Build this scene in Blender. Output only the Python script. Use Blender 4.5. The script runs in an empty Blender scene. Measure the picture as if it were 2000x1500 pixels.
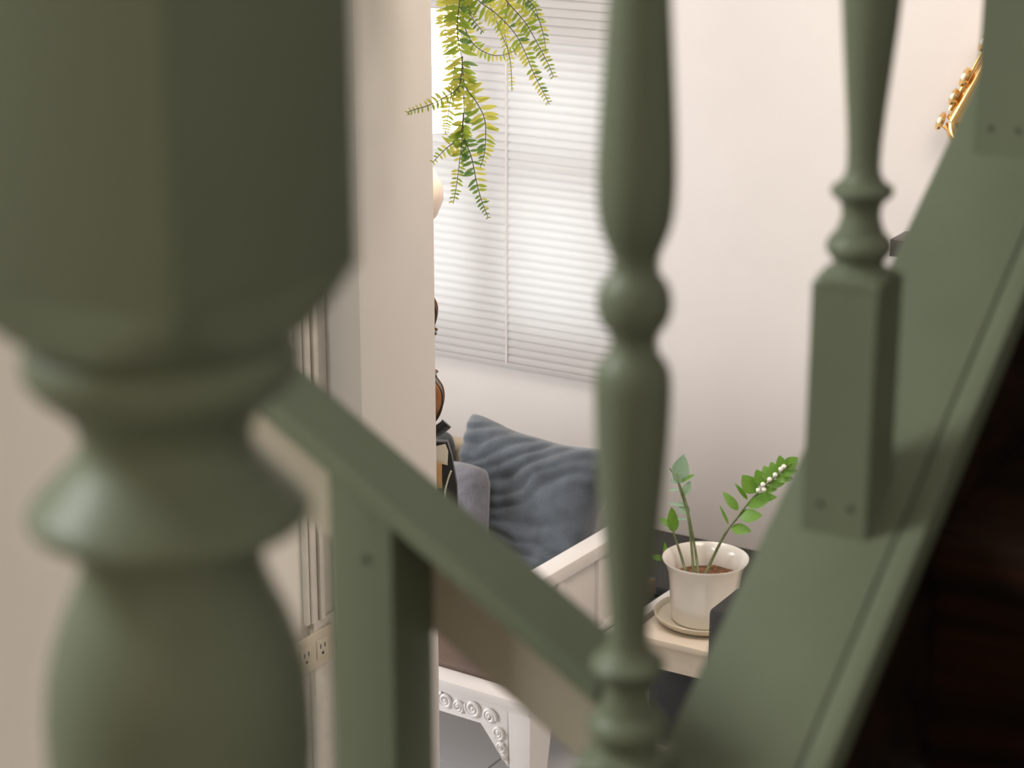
import bpy, bmesh, math, random
from mathutils import Vector, Matrix, noise
random.seed(7)
R = math.radians
PI = math.pi
sc = bpy.context.scene
col = sc.collection

# ------------------------------------------------------------------ camera
# frame axes: X runs along the window wall, Y towards it, Z up from the shop floor
CAM_H, F_PX, PITCH, YAW = 2.6, 4200.0, R(17.6), R(31)
cd = bpy.data.cameras.new('camera')
cd.sensor_width = 36
cd.lens = F_PX / 2000 * 36
cd.clip_start = 0.02
cd.dof.use_dof = True
cd.dof.focus_distance = 4.3
cd.dof.aperture_fstop = 7.2
cam = bpy.data.objects.new('camera', cd)
cam.location = (0, 0, CAM_H)
cam.rotation_euler = (R(90) - PITCH, 0, YAW)
col.objects.link(cam)
sc.camera = cam

# ------------------------------------------------------------------ sky, lamps, fill lights, exposure
sc.view_settings.view_transform = 'Standard'
sc.view_settings.look = 'None'
sc.view_settings.gamma = 1
sc.view_settings.use_curve_mapping = False
sc.view_settings.exposure = 0.0
w = bpy.data.worlds.new('sky')
sc.world = w
w.use_nodes = True
w.node_tree.nodes['Background'].inputs[0].default_value = (0.93, 0.97, 1.0, 1)
w.node_tree.nodes['Background'].inputs[1].default_value = 2.1


def area(name, loc, target, sx, sy, power, color):
    l = bpy.data.lights.new(name, 'AREA')
    l.shape = 'RECTANGLE'
    l.size, l.size_y, l.energy, l.color = sx, sy, power, color
    o = bpy.data.objects.new(name, l)
    o.location = loc
    o.rotation_euler = (Vector(target) - Vector(loc)).to_track_quat('-Z', 'Y').to_euler()
    col.objects.link(o)
    return o


area('room_fill', (-3.1, 3.5, 3.9), (-3.0, 3.9, 0), 1.6, 1.4, 32, (1.0, 0.95, 0.91))  # added overhead fill for the sofa end, no fixture behind it
area('left_daylight_fill', (-5.45, 2.7, 1.05), (-2.6, 4.5, 0.6), 1.9, 2.0, 124, (0.95, 0.975, 1.0))  # added daylight panel, the left wall has no window
area('reading_lamp', (-1.1, 3.9, 2.7), (-2.3, 4.5, 0.5), 0.9, 0.9, 21, (1.0, 0.86, 0.75))
area('stair_ceiling_lamp', (-2.1, 0.1, 3.5), (-0.6, 1.0, 2.0), 0.6, 0.8, 43, (0.95, 1.0, 0.95))
area('stair_fill', (0.1, -1.8, 2.9), (-1.2, 1.0, 2.0), 0.8, 0.8, 7, (1.0, 0.78, 0.54))  # added warm fill for the right-hand faces, stands in for wall bounce

# ------------------------------------------------------------------ tape measure: a sight line met with a plane of the room
_C = Vector((0, 0, CAM_H))
_f = Vector((-math.sin(YAW) * math.cos(PITCH), math.cos(YAW) * math.cos(PITCH), -math.sin(PITCH)))
_r = Vector((math.cos(YAW), math.sin(YAW), 0))
_u = _r.cross(_f)


def on(px, py, ax, v):
    d = _f + _r * ((px - 1000) / F_PX) + _u * ((750 - py) / F_PX)
    return _C + d * ((v - _C[ax]) / d[ax])


# ------------------------------------------------------------------ materials
def mat(name, c, rough=0.5, metal=0.0, bump=0.0, bscale=60, var=0.0, vscale=6, trans=None, coat=0.0, sheen=0.0,
        stretch=(1, 1, 1), spec=0.5, c2=None, emit=0.0):
    m = bpy.data.materials.new(name)
    m.use_nodes = True
    nt = m.node_tree
    b = nt.nodes['Principled BSDF']
    b.inputs['Base Color'].default_value = (*c, 1)
    b.inputs['Roughness'].default_value = rough
    b.inputs['Metallic'].default_value = metal
    b.inputs['Coat Weight'].default_value = coat
    b.inputs['Sheen Weight'].default_value = sheen
    b.inputs['Specular IOR Level'].default_value = spec
    tc = nt.nodes.new('ShaderNodeTexCoord')
    mp = nt.nodes.new('ShaderNodeMapping')
    mp.inputs['Scale'].default_value = stretch
    nt.links.new(tc.outputs['Object'], mp.inputs[0])
    if var or c2:
        n = nt.nodes.new('ShaderNodeTexNoise')
        n.inputs['Scale'].default_value = vscale
        n.inputs['Detail'].default_value = 5
        nt.links.new(mp.outputs[0], n.inputs['Vector'])
        r = nt.nodes.new('ShaderNodeValToRGB')
        r.color_ramp.elements[0].position = 0.35
        r.color_ramp.elements[1].position = 0.65
        k = c2 if c2 else tuple(min(1, x * (1 + var)) for x in c)
        a = c if c2 else tuple(x * (1 - var) for x in c)
        r.color_ramp.elements[0].color = (*a, 1)
        r.color_ramp.elements[1].color = (*k, 1)
        nt.links.new(n.outputs['Fac'], r.inputs[0])
        nt.links.new(r.outputs[0], b.inputs['Base Color'])
    if bump:
        n = nt.nodes.new('ShaderNodeTexNoise')
        n.inputs['Scale'].default_value = bscale
        n.inputs['Detail'].default_value = 4
        nt.links.new(mp.outputs[0], n.inputs['Vector'])
        bp = nt.nodes.new('ShaderNodeBump')
        bp.inputs['Strength'].default_value = bump
        bp.inputs['Distance'].default_value = 0.004
        nt.links.new(n.outputs['Fac'], bp.inputs['Height'])
        nt.links.new(bp.outputs[0], b.inputs['Normal'])
    if emit:
        b.inputs['Emission Color'].default_value = (*c, 1)
        b.inputs['Emission Strength'].default_value = emit
    if trans:
        t = nt.nodes.new('ShaderNodeBsdfTranslucent')
        t.inputs[0].default_value = (*trans[0], 1)
        mx = nt.nodes.new('ShaderNodeMixShader')
        mx.inputs[0].default_value = trans[1]
        nt.links.new(b.outputs[0], mx.inputs[1])
        nt.links.new(t.outputs[0], mx.inputs[2])
        nt.links.new(mx.outputs[0], nt.nodes['Material Output'].inputs[0])
    return m


M = {}
M['wall'] = mat('wall_paint', (0.745, 0.70, 0.67), 0.75, bump=0.06, bscale=90, var=0.015, vscale=3)
M['wall2'] = mat('cream_wall_paint', (0.88, 0.835, 0.765), 0.7, bump=0.06, bscale=90, var=0.015, vscale=3)
M['pillar'] = mat('pillar_paint', (0.71, 0.672, 0.635), 0.6, bump=0.05, bscale=120, var=0.01)
M['ceiling'] = mat('ceiling_paint', (0.8, 0.78, 0.75), 0.8)
M['trim'] = mat('casing_paint', (0.74, 0.70, 0.635), 0.45, bump=0.1, bscale=140, var=0.04, vscale=30)
M['tile'] = mat('white_tile', (0.86, 0.845, 0.84), 0.25, var=0.02, vscale=4)
M['grout'] = mat('grout', (0.38, 0.34, 0.30), 0.9, bump=0.2)
M['green'] = mat('sage_green_paint', (0.164, 0.188, 0.128), 0.45, bump=0.05, bscale=45, var=0.06, vscale=10, stretch=(1, 1, 0.35), spec=0.35)
M['beige'] = mat('beige_paint', (0.54, 0.475, 0.38), 0.4, bump=0.06, bscale=40, var=0.05)
M['darkhole'] = mat('filled_nail_hole', (0.035, 0.033, 0.022), 0.8)
M['tread'] = mat('dark_tread_wood', (0.007, 0.0055, 0.0045), 0.6, bump=0.15, bscale=18, vscale=7, c2=(0.032, 0.013, 0.006),
                 stretch=(0.5, 9, 9), spec=0.12)
M['slat'] = mat('blind_slat', (0.69, 0.67, 0.66), 0.5, trans=((0.85, 0.83, 0.8), 0.4))
M['cord'] = mat('blind_cord', (0.70, 0.65, 0.63), 0.8)
M['frame'] = mat('window_frame_white', (0.7, 0.68, 0.66), 0.4, var=0.02)
M['white'] = mat('white_furniture_paint', (0.83, 0.79, 0.765), 0.35, bump=0.04, bscale=50, var=0.02)
M['brown'] = mat('brown_seat_leather', (0.13, 0.085, 0.062), 0.55, bump=0.3, bscale=160, var=0.15)
M['blue'] = mat('blue_grey_plush', (0.078, 0.094, 0.114), 0.9, bump=0.5, bscale=130, var=0.22, vscale=14, sheen=0.5)
M['lav'] = mat('lavender_grey_plush', (0.165, 0.165, 0.195), 0.9, bump=0.8, bscale=150, var=0.2, vscale=14, sheen=0.5)
M['slate'] = mat('dark_slate_plush', (0.06, 0.068, 0.07), 0.9, bump=0.6, bscale=150, var=0.25, sheen=0.2)
M['tan'] = mat('tan_cloth', (0.5, 0.41, 0.31), 0.9, bump=0.4, bscale=200, var=0.1)
M['pot'] = mat('white_glazed_pot', (0.86, 0.81, 0.75), 0.16, coat=0.4)
M['saucer'] = mat('cream_saucer', (0.62, 0.55, 0.42), 0.35, coat=0.2)
M['soil'] = mat('brown_soil', (0.22, 0.10, 0.05), 0.95, bump=1, bscale=150, var=0.5, vscale=90)
M['zleaf'] = mat('bright_leaf', (0.14, 0.30, 0.035), 0.4, var=0.2, vscale=25, trans=((0.25, 0.5, 0.05), 0.25))
M['zpale'] = mat('sage_leaf', (0.28, 0.42, 0.28), 0.5, var=0.12, vscale=25, trans=((0.35, 0.5, 0.3), 0.25))
M['zstem'] = mat('leaf_stem', (0.14, 0.17, 0.07), 0.5, var=0.35, vscale=40)
M['bloom'] = mat('white_blossom', (0.85, 0.82, 0.74), 0.6, var=0.03)
M['table'] = mat('cream_table', (0.76, 0.66, 0.54), 0.32, var=0.05, vscale=5, bump=0.03, stretch=(1, 6, 6))
M['black'] = mat('black_lacquer', (0.012, 0.013, 0.012), 0.35, var=0.1)
M['blackcloth'] = mat('black_case', (0.016, 0.015, 0.013), 0.6, bump=0.3, bscale=200)
M['gold'] = mat('gold_lacquer', (0.85, 0.56, 0.22), 0.2, metal=1.0, var=0.06, vscale=20)
M['pearl'] = mat('pearl_key', (0.85, 0.82, 0.75), 0.2, coat=0.5)
M['violin'] = mat('amber_violin', (0.36, 0.13, 0.035), 0.25, coat=0.6, var=0.2, vscale=14, stretch=(6, 6, 1))
M['violinedge'] = mat('dark_violin_rib', (0.045, 0.026, 0.016), 0.35, coat=0.3)
M['ebony'] = mat('ebony', (0.015, 0.013, 0.012), 0.3)
M['batten'] = mat('tan_batten', (0.55, 0.33, 0.15), 0.45, var=0.15, vscale=20, stretch=(4, 4, 1))
M['cream'] = mat('cream_card', (0.75, 0.68, 0.54), 0.7, var=0.03)
M['outlet'] = mat('ivory_plastic', (0.60, 0.535, 0.42), 0.35, var=0.02)
M['shade'] = mat('lit_lamp_shade', (1.0, 0.90, 0.74), 0.8, emit=5.5)
M['lampbase'] = mat('blush_ceramic', (0.78, 0.66, 0.58), 0.3, coat=0.3)
M['lampwood'] = mat('brown_lamp_neck', (0.2, 0.1, 0.055), 0.4, var=0.2)
M['wood'] = mat('dark_shelf_wood', (0.03, 0.018, 0.012), 0.35, coat=0.2, var=0.3, vscale=10, stretch=(1, 8, 8))
M['fern1'] = mat('fern_green', (0.13, 0.23, 0.035), 0.5, var=0.25, vscale=40, trans=((0.6, 0.75, 0.1), 0.5))
M['fern2'] = mat('fern_yellow_backlit', (0.34, 0.40, 0.07), 0.5, var=0.2, vscale=40, trans=((0.9, 0.86, 0.2), 0.55))  # yellow-green leaf with the backlight put into its colour
M['fern3'] = mat('fern_dark', (0.05, 0.13, 0.06), 0.5, var=0.25, vscale=40, trans=((0.35, 0.6, 0.12), 0.35))
M['fstem'] = mat('fern_stem', (0.10, 0.085, 0.05), 0.6, var=0.2)
M['basket'] = mat('woven_basket', (0.35, 0.24, 0.14), 0.8, bump=0.8, bscale=80, var=0.3, vscale=50)
M['glass'] = mat('window_glass', (1, 1, 1), 0.02)
_b = M['glass'].node_tree.nodes['Principled BSDF']
_b.inputs['Transmission Weight'].default_value = 1.0
_b.inputs['IOR'].default_value = 1.02


# ------------------------------------------------------------------ mesh helpers
def box(bm, a, b, bev=0.0, seg=2):
    a, b = Vector(a), Vector(b)
    vs = [bm.verts.new((x, y, z)) for x in (a.x, b.x) for y in (a.y, b.y) for z in (a.z, b.z)]
    fs = [(0, 1, 3, 2), (4, 6, 7, 5), (0, 4, 5, 1), (2, 3, 7, 6), (0, 2, 6, 4), (1, 5, 7, 3)]
    faces = [bm.faces.new([vs[i] for i in f]) for f in fs]
    if bev:
        es = list({e for f in faces for e in f.edges})
        bmesh.ops.bevel(bm, geom=es, offset=bev, segments=seg, affect='EDGES', profile=0.6)


def prism(bm, pts, axis, a, b, bev=0.0):
    """polygon in two axes, extruded along the third from a to b"""
    def p(q, v):
        return {0: (v, q[0], q[1]), 1: (q[0], v, q[1]), 2: (q[0], q[1], v)}[axis]
    va = [bm.verts.new(p(q, a)) for q in pts]
    vb = [bm.verts.new(p(q, b)) for q in pts]
    n = len(pts)
    fs = [bm.faces.new(va), bm.faces.new(vb[::-1])]
    for i in range(n):
        fs.append(bm.faces.new([va[i], vb[i], vb[(i + 1) % n], va[(i + 1) % n]]))
    bmesh.ops.recalc_face_normals(bm, faces=fs)
    if bev:
        es = list({e for f in fs[:2] for e in f.edges})
        bmesh.ops.bevel(bm, geom=es, offset=bev, segments=2, affect='EDGES', profile=0.6)


def lathe(bm, prof, c=(0, 0), n=48, half=None, cap=True, axis=None):
    """prof: (z, radius). half: half width of a square the section may not pass (turned from square stock)"""
    rings = []
    for z, r in prof:
        ring = []
        for i in range(n):
            t = 2 * PI * i / n
            q = r
            if half:
                q = min(r, half / max(abs(math.cos(t)), abs(math.sin(t))))
            v = Vector((c[0] + q * math.cos(t), c[1] + q * math.sin(t), z))
            ring.append(bm.verts.new(v))
        rings.append(ring)
    for a, b in zip(rings, rings[1:]):
        for i in range(n):
            j = (i + 1) % n
            bm.faces.new([a[i], a[j], b[j], b[i]])
    if cap:
        bm.faces.new(rings[0][::-1])
        bm.faces.new(rings[-1])
    bmesh.ops.recalc_face_normals(bm, faces=bm.faces[:])


def smooth_pts(pts, n=6):
    P = [Vector(p) for p in pts]
    if len(P) < 3:
        return [P[0].lerp(P[-1], i / n) for i in range(n + 1)]
    out = []
    for i in range(len(P) - 1):
        p0, p1, p2, p3 = P[max(i - 1, 0)], P[i], P[i + 1], P[min(i + 2, len(P) - 1)]
        for k in range(n):
            t = k / n
            out.append(0.5 * ((2 * p1) + (p2 - p0) * t + (2 * p0 - 5 * p1 + 4 * p2 - p3) * t * t + (3 * p1 - p0 - 3 * p2 + p3) * t ** 3))
    out.append(P[-1])
    return out


def tube(bm, pts, r, n=8, r2=None, closed=False):
    P = [Vector(p) for p in pts]
    m = len(P)
    rings = []
    prev = None
    for i, p in enumerate(P):
        if closed:
            d = P[(i + 1) % m] - P[i - 1]
        else:
            d = P[min(i + 1, m - 1)] - P[max(i - 1, 0)]
        d.normalize()
        if prev is None:
            s = d.cross(Vector((0, 0, 1)))
            if s.length < 0.05:
                s = d.cross(Vector((1, 0, 0)))
        else:
            s = prev - d * prev.dot(d)
        s.normalize()
        prev = s
        t = d.cross(s)
        rr = r if r2 is None else r + (r2 - r) * i / (m - 1)
        rings.append([bm.verts.new(p + (s * math.cos(2 * PI * k / n) + t * math.sin(2 * PI * k / n)) * rr) for k in range(n)])
    pairs = list(zip(rings, rings[1:])) + ([(rings[-1], rings[0])] if closed else [])
    for a, b in pairs:
        for k in range(n):
            bm.faces.new([a[k], a[(k + 1) % n], b[(k + 1) % n], b[k]])
    if not closed:
        bm.faces.new(rings[0][::-1])
        bm.faces.new(rings[-1])
    bmesh.ops.recalc_face_normals(bm, faces=bm.faces[:])


def mesh(name, bm, m, smooth=40):
    me = bpy.data.meshes.new(name)
    bmesh.ops.recalc_face_normals(bm, faces=bm.faces[:])
    bm.to_mesh(me)
    bm.free()
    me.materials.append(M[m] if isinstance(m, str) else m)
    if smooth:
        me.polygons.foreach_set('use_smooth', [True] * len(me.polygons))
        me.set_sharp_from_angle(angle=R(smooth))
    return me


def obj(name, bm, m, parent=None, smooth=40, label=None):
    o = bpy.data.objects.new(name, mesh(name, bm, m, smooth) if isinstance(bm, bmesh.types.BMesh) else bm)
    col.objects.link(o)
    if parent:
        o.parent = parent
    if label:
        o['label'] = label
    return o


def thing(name, label, cat, loc=(0, 0, 0), rz=0, group=None):
    o = bpy.data.objects.new(name, None)
    o.empty_display_size = 0.05
    o.location = loc
    o.rotation_euler = (0, 0, rz)
    col.objects.link(o)
    return tag(o, label, cat, group)


def tag(o, label, cat, group=None):
    o['label'] = label
    o['category'] = cat
    if group:
        o['group'] = group
    return o


def struct(name, bm, m, parent=None, smooth=40):
    o = obj(name, bm, m, parent, smooth)
    if not parent:
        o['kind'] = 'structure'
    return o


def B():
    return bmesh.new()


def boxobj(name, a, b, m, parent=None, bev=0.0, label=None):
    bm = B()
    box(bm, a, b, bev)
    return obj(name, bm, m, parent, label=label)


# ================================================================== the room
XL, XR, YF, YB, ZC = -5.6, 0.62, -3.0, 5.2, 4.4
TP = 0.012
bm = B(); box(bm, (XL, YF, -0.12), (XR, YB, -TP)); floor = struct('floor', bm, 'grout')
bm = B(); box(bm, (-0.298, -0.298, -TP), (0.298, 0.298, 0), 0.002, 1); tile_me = mesh('tile', bm, 'tile')
for i in range(11):
    for j in range(14):
        x, y = -5.3 + i * 0.6, -2.7 + j * 0.6 - 0.02
        if x > XR - 0.2 or y > YB - 0.1:
            continue
        t = bpy.data.objects.new('tile', tile_me)
        t.location = (x, y, 0)
        col.objects.link(t)
        t.parent = floor
bm = B(); box(bm, (XL, YF, ZC), (XR, YB, ZC + 0.1)); struct('ceiling', bm, 'ceiling')

# window wall with its opening
WX0, WX1, WZ0, WZ1 = -4.35, -2.765, 0.835, 1.70
bm = B()
box(bm, (XL, YB, -0.1), (WX0, YB + 0.16, ZC)); box(bm, (WX1, YB, -0.1), (XR, YB + 0.16, ZC))
box(bm, (WX0, YB, -0.1), (WX1, YB + 0.16, WZ0)); box(bm, (WX0, YB, WZ1), (WX1, YB + 0.16, ZC))
struct('wall_back', bm, 'wall')
bm = B(); box(bm, (XR, YF, -0.1), (XR + 0.1, YB + 0.16, ZC)); struct('wall_right', bm, 'wall')
bm = B(); box(bm, (XL - 0.1, YF, -0.1), (XL, YB + 0.16, ZC)); struct('wall_far_left', bm, 'wall')
bm = B(); box(bm, (XL, YF - 0.1, -0.1), (XR, YF, ZC)); struct('wall_front', bm, 'wall')

# window: frame bars, two panes
win = bpy.data.objects.new('window_1', None); win['kind'] = 'structure'; win.location = (0, 0, 0); col.objects.link(win)
y0, y1 = YB + 0.05, YB + 0.11
bm = B()
box(bm, (WX0, y0, WZ0), (WX0 + 0.05, y1, WZ1), 0.003); box(bm, (WX1 - 0.05, y0, WZ0), (WX1, y1, WZ1), 0.003)
box(bm, (WX0 + 0.05, y0, WZ0), (WX1 - 0.05, y1, WZ0 + 0.04), 0.003); box(bm, (WX0 + 0.05, y0, WZ1 - 0.04), (WX1 - 0.05, y1, WZ1), 0.003)
obj('window_frame', bm, 'frame', win)
boxobj('mullion', (-3.265, y0 - 0.01, WZ0 + 0.04), (-3.135, y1, WZ1 - 0.04), 'frame', win, 0.004)
for xa, xb in ((WX0 + 0.05, -3.265), (-3.135, WX1 - 0.05)):
    boxobj('transom', (xa, y0, 1.315), (xb, y1, 1.385), 'frame', win, 0.004)
    for za, zb in ((WZ0 + 0.04, 1.315), (1.385, WZ1 - 0.04)):
        boxobj('pane', (xa, y0 + 0.025, za), (xb, y0 + 0.031, zb), 'glass', win)

# partition on the left with its pilaster, casing strips and socket plate
PX, QX, PY0, PY1 = -2.272, -2.187, 3.1, 3.352
bm = B(); box(bm, (-2.45, YF, -0.1), (PX, PY0 + 0.1, ZC)); wl = struct('wall_left', bm, 'wall2')
bm = B(); box(bm, (-2.45, PY0, -0.1), (QX, PY1, ZC), 0.004); obj('pilaster', bm, 'pillar', wl)
trim = bpy.data.objects.new('trim_1', None); trim['kind'] = 'structure'; col.objects.link(trim)
for a, b, d in ((3.012, 3.02, 0.012), (3.023, 3.036, 0.016), (3.039, 3.046, 0.011), (3.049, 3.062, 0.017), (3.066, 3.099, 0.008)):
    boxobj('casing_strip', (PX, a, 0.93), (PX + d, b, 2.6), 'trim', trim, 0.002)
boxobj('casing_block', (PX, 3.03, 0.0), (PX + 0.012, 3.099, 0.93), 'trim', trim, 0.002)

ol = thing('socket_plate', 'ivory double socket plate on the pale wall behind the square baluster', 'socket', (PX, 3.02, 0.876))
boxobj('plate', (0.0125, -0.066, -0.036), (0.020, 0.061, 0.036), 'outlet', ol, 0.002)
for yy in (-0.03, 0.022):
    f = boxobj('socket_face', (0.0185, yy - 0.017, -0.019), (0.0225, yy + 0.017, 0.019), 'outlet', ol, 0.0015)
    bm = B(); box(bm, (0.0222, yy - 0.008, 0.001), (0.0229, yy - 0.0055, 0.010)); box(bm, (0.0222, yy + 0.0055, 0.001), (0.0229, yy + 0.008, 0.010))
    box(bm, (0.0222, yy - 0.003, -0.012), (0.0229, yy + 0.003, -0.007))
    obj('socket_slot', bm, 'darkhole', f)

# ================================================================== stairs: treads, stringer, balusters, newel
SLOPE = 0.5857
TH = math.atan(SLOPE)


def cap_z(y):
    return 1.918 + (y - 0.864) * SLOPE



PVX, PVY, ROT = -0.4738, 1.179, R(2)   # the flight stands two degrees off the wall's square

st = thing('staircase', 'dark brown wooden stair flight at the lower right, below the green stringer', 'staircase', (PVX, PVY, 0), ROT)
RUN = 0.3145
for k in range(-2, 7):
    yn = 0.60 + k * RUN            # nosing
    zt = cap_z(yn) - 0.036
    yl = yn - PVY
    boxobj('tread', (0.0445, yl, zt - 0.035), (1.05, yl + RUN + 0.03, zt), 'tread', st, 0.006)
    boxobj('riser', (0.0445, yl + 0.03, zt - RUN * SLOPE + 0.001), (1.05, yl + 0.05, zt - 0.036), 'tread', st, 0.001)


def along(y, dn):
    """point of the string's side view: on the slope at y, dn below the cap's top face"""
    return (y + dn * math.sin(TH) - PVY, cap_z(y) - dn * math.cos(TH))


sg = thing('stair_stringer', 'wide sage green sloping stringer that carries the turned balusters', 'stringer', (PVX, PVY, 0), ROT)
Y0, Y1 = 0.592, 3.0
bm = B(); prism(bm, [along(Y0, 0), along(Y1, 0), along(Y1, 0.022), along(Y0, 0.022)], 0, -0.0435, 0.0375, 0.0015); obj('cap', bm, 'green', sg)
bm = B(); prism(bm, [along(Y0, 0.0012), along(Y1, 0.0012), along(Y1, 0.026), along(Y0, 0.026)], 0, 0.0376, 0.0545, 0.004); obj('edge_moulding', bm, 'green', sg)
bm = B(); prism(bm, [along(Y0, 0.0225), along(Y1, 0.0225), along(Y1, 0.27), along(Y0, 0.27)], 0, -0.034, 0.020, 0.002); obj('outer_board', bm, 'green', sg)
bm = B(); prism(bm, [along(Y0, 0.0265), along(Y1, 0.0265), along(Y1, 0.27), along(Y0, 0.27)], 0, 0.0202, 0.044, 0.002)
obj('inner_board', bm, 'tread', sg, label='board on the tread side, coloured dark brown for its shade')  # tread colour on this face carries the shade below the cap


def arc(z0, r0, z1, r1, n=5, bulge=0.0):
    return [(z0 + (z1 - z0) * i / n, r0 + (r1 - r0) * i / n + bulge * math.sin(PI * i / n)) for i in range(n + 1)]


BH = 0.0217   # half the square
half_prof = []   # (h, r) from the foot's shoulder to the middle ball
half_prof += [(0.160, 0.04), (0.1610, 0.0306), (0.1640, 0.0262), (0.1672, 0.0205), (0.1690, 0.0162)]
half_prof += [(0.1705, 0.0142), (0.1725, 0.0140)] + arc(0.1740, 0.0150, 0.1895, 0.0150, 8, 0.0042)
half_prof += [(0.1905, 0.0132), (0.1935, 0.0126), (0.198, 0.0110), (0.203, 0.0104), (0.2075, 0.0112), (0.2105, 0.0128)]
half_prof += [(0.2125, 0.0160), (0.2150, 0.0176), (0.2170, 0.0178), (0.2190, 0.0166), (0.2205, 0.0138), (0.2225, 0.0116), (0.2260, 0.0098), (0.2310, 0.0087)]
half_prof += [(0.245, 0.0091), (0.265, 0.0106), (0.29, 0.0129), (0.315, 0.0152), (0.335, 0.0167), (0.352, 0.0174), (0.364, 0.0176), (0.3715, 0.0170)]
half_prof += [(0.3765, 0.0148), (0.380, 0.0119), (0.3835, 0.0101), (0.3875, 0.0097), (0.391, 0.0105), (0.3935, 0.0122)]
ball = [(0.3950, 0.0138), (0.3985, 0.0156), (0.4025, 0.0166), (0.4065, 0.0170), (0.4105, 0.0166), (0.4145, 0.0154), (0.4180, 0.0134)]
upper = [(0.4205, 0.0115), (0.4240, 0.0106), (0.4285, 0.0106), (0.4325, 0.0120), (0.438, 0.0145), (0.445, 0.0168), (0.455, 0.0182), (0.468, 0.0186),
         (0.485, 0.0181), (0.51, 0.0167), (0.54, 0.0149), (0.57, 0.0130), (0.592, 0.0112), (0.605, 0.0104)]
top = [(0.607, 0.0116), (0.609, 0.0138), (0.612, 0.0165), (0.6145, 0.0172), (0.617, 0.016), (0.619, 0.0125), (0.623, 0.0108), (0.630, 0.0112), (0.636, 0.014),
       (0.642, 0.018), (0.648, 0.0185), (0.653, 0.016), (0.656, 0.014), (0.659, 0.0165), (0.662, 0.0205), (0.666, 0.0265), (0.668, 0.0306), (0.669, 0.04)]
turned_prof = ([(h, r + (0.0013 if 0.170 < h < 0.60 and r < 0.03 else 0)) for h, r in half_prof + ball]
               + [(h, r + 0.0005) for h, r in upper] + top)


def block_bm(zlow_front, zlow_back, ztop, hw):
    bm = B()
    q = [(-hw, -hw), (hw, -hw), (hw, hw), (-hw, hw)]
    lo = [bm.verts.new((x, y, zlow_front if y < 0 else zlow_back)) for x, y in q]
    hi = [bm.verts.new((x, y, ztop)) for x, y in q]
    bm.faces.new(lo[::-1]); bm.faces.new(hi)
    for i in range(4):
        bm.faces.new([lo[i], lo[(i + 1) % 4], hi[(i + 1) % 4], hi[i]])
    bmesh.ops.bevel(bm, geom=[e for e in bm.edges if abs(e.verts[0].co.z - e.verts[1].co.z) > 0.05], offset=0.0012, segments=2, affect='EDGES')
    return bm


rise = 2 * BH * SLOPE
me_block = mesh('foot_block', block_bm(0, rise, 0.1595, BH), 'green')
bm = B(); lathe(bm, turned_prof, half=BH, n=48); me_turn = mesh('turned_shaft', bm, 'green', 35)
me_top = mesh('top_block', block_bm(0.6695, 0.6695, 0.797, BH), 'green')
bm = B(); bmesh.ops.create_uvsphere(bm, u_segments=10, v_segments=6, radius=0.0022, matrix=Matrix.Diagonal((1, 0.35, 1, 1))); me_hole = mesh('nail_hole', bm, 'darkhole')
labels = ['nearest turned green baluster, centre of the view, standing up to the blind',
          'turned green baluster whose whole square foot rests on the stringer',
          'green baluster in the upper right corner, only its square foot in view']
for i in range(3):
    yf = 0.864 + 0.315 * i
    yc = yf + BH - PVY
    t = thing('baluster', labels[i], 'baluster', (PVX - yc * math.sin(ROT), PVY + yc * math.cos(ROT), cap_z(yf)), ROT, 'turned balusters on the stringer')
    obj('foot_block', me_block, None, t); obj('turned_shaft', me_turn, None, t); obj('top_block', me_top, None, t)
    for dx in (-0.0095, 0.0105):
        h = obj('nail_hole', me_hole, None, t); h.location = (dx, -BH, 0.0195)

# newel at the foot of the flight
NX, NY, NH = -0.462, 0.538, 0.0485
nw = thing('newel_post', 'massive sage green newel post filling the left foreground, square above a turned waist', 'newel post', (NX, NY, 0))
prof = [(2.4185, 0.08), (2.4175, 0.0687), (2.4120, 0.0640), (2.4060, 0.0580), (2.4010, 0.0520), (2.3975, 0.0465), (2.3955, 0.0442),
        (2.3940, 0.0458), (2.3885, 0.0478), (2.3830, 0.0470), (2.3785, 0.0435), (2.3740, 0.0380), (2.3690, 0.0328), (2.3640, 0.0302), (2.3595, 0.0293), (2.3560, 0.0302),
        (2.3520, 0.0328), (2.3470, 0.0372), (2.3420, 0.0420), (2.3378, 0.0460), (2.3350, 0.0484), (2.3328, 0.0492), (2.3306, 0.0486), (2.3286, 0.0458), (2.3266, 0.0408),
        (2.3245, 0.0345), (2.3225, 0.0318), (2.3170, 0.0315), (2.3105, 0.0324), (2.3020, 0.0355), (2.2930, 0.0398), (2.2820, 0.0436), (2.2700, 0.0464),
        (2.2560, 0.0478), (2.2420, 0.0480), (2.2250, 0.0468), (2.2000, 0.0430), (2.1700, 0.037), (2.1400, 0.0325), (2.1100, 0.0298), (2.09, 0.0292),
        (2.08, 0.0315), (2.07, 0.040), (2.06, 0.046), (2.05, 0.043), (2.044, 0.046), (2.035, 0.055), (2.026, 0.0687), (2.025, 0.08)]
bm = B(); lathe(bm, prof, half=NH, n=72); obj('turned_waist', bm, 'green', nw, 30)
bm = B(); box(bm, (-NH, -NH, 2.4182), (NH, NH, 2.78), 0.002); obj('upper_block', bm, 'green', nw)
bm = B(); box(bm, (-NH, -NH, 0), (NH, NH, 2.0255), 0.002); obj('lower_block', bm, 'green', nw)
bm = B(); lathe(bm, [(2.78, 0.03), (2.79, 0.052), (2.80, 0.055), (2.81, 0.05), (2.815, 0.035), (2.83, 0.04), (2.86, 0.052), (2.89, 0.05), (2.92, 0.03), (2.93, 0.0)], n=48, cap=False)
obj('finial', bm, 'green', nw)

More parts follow.
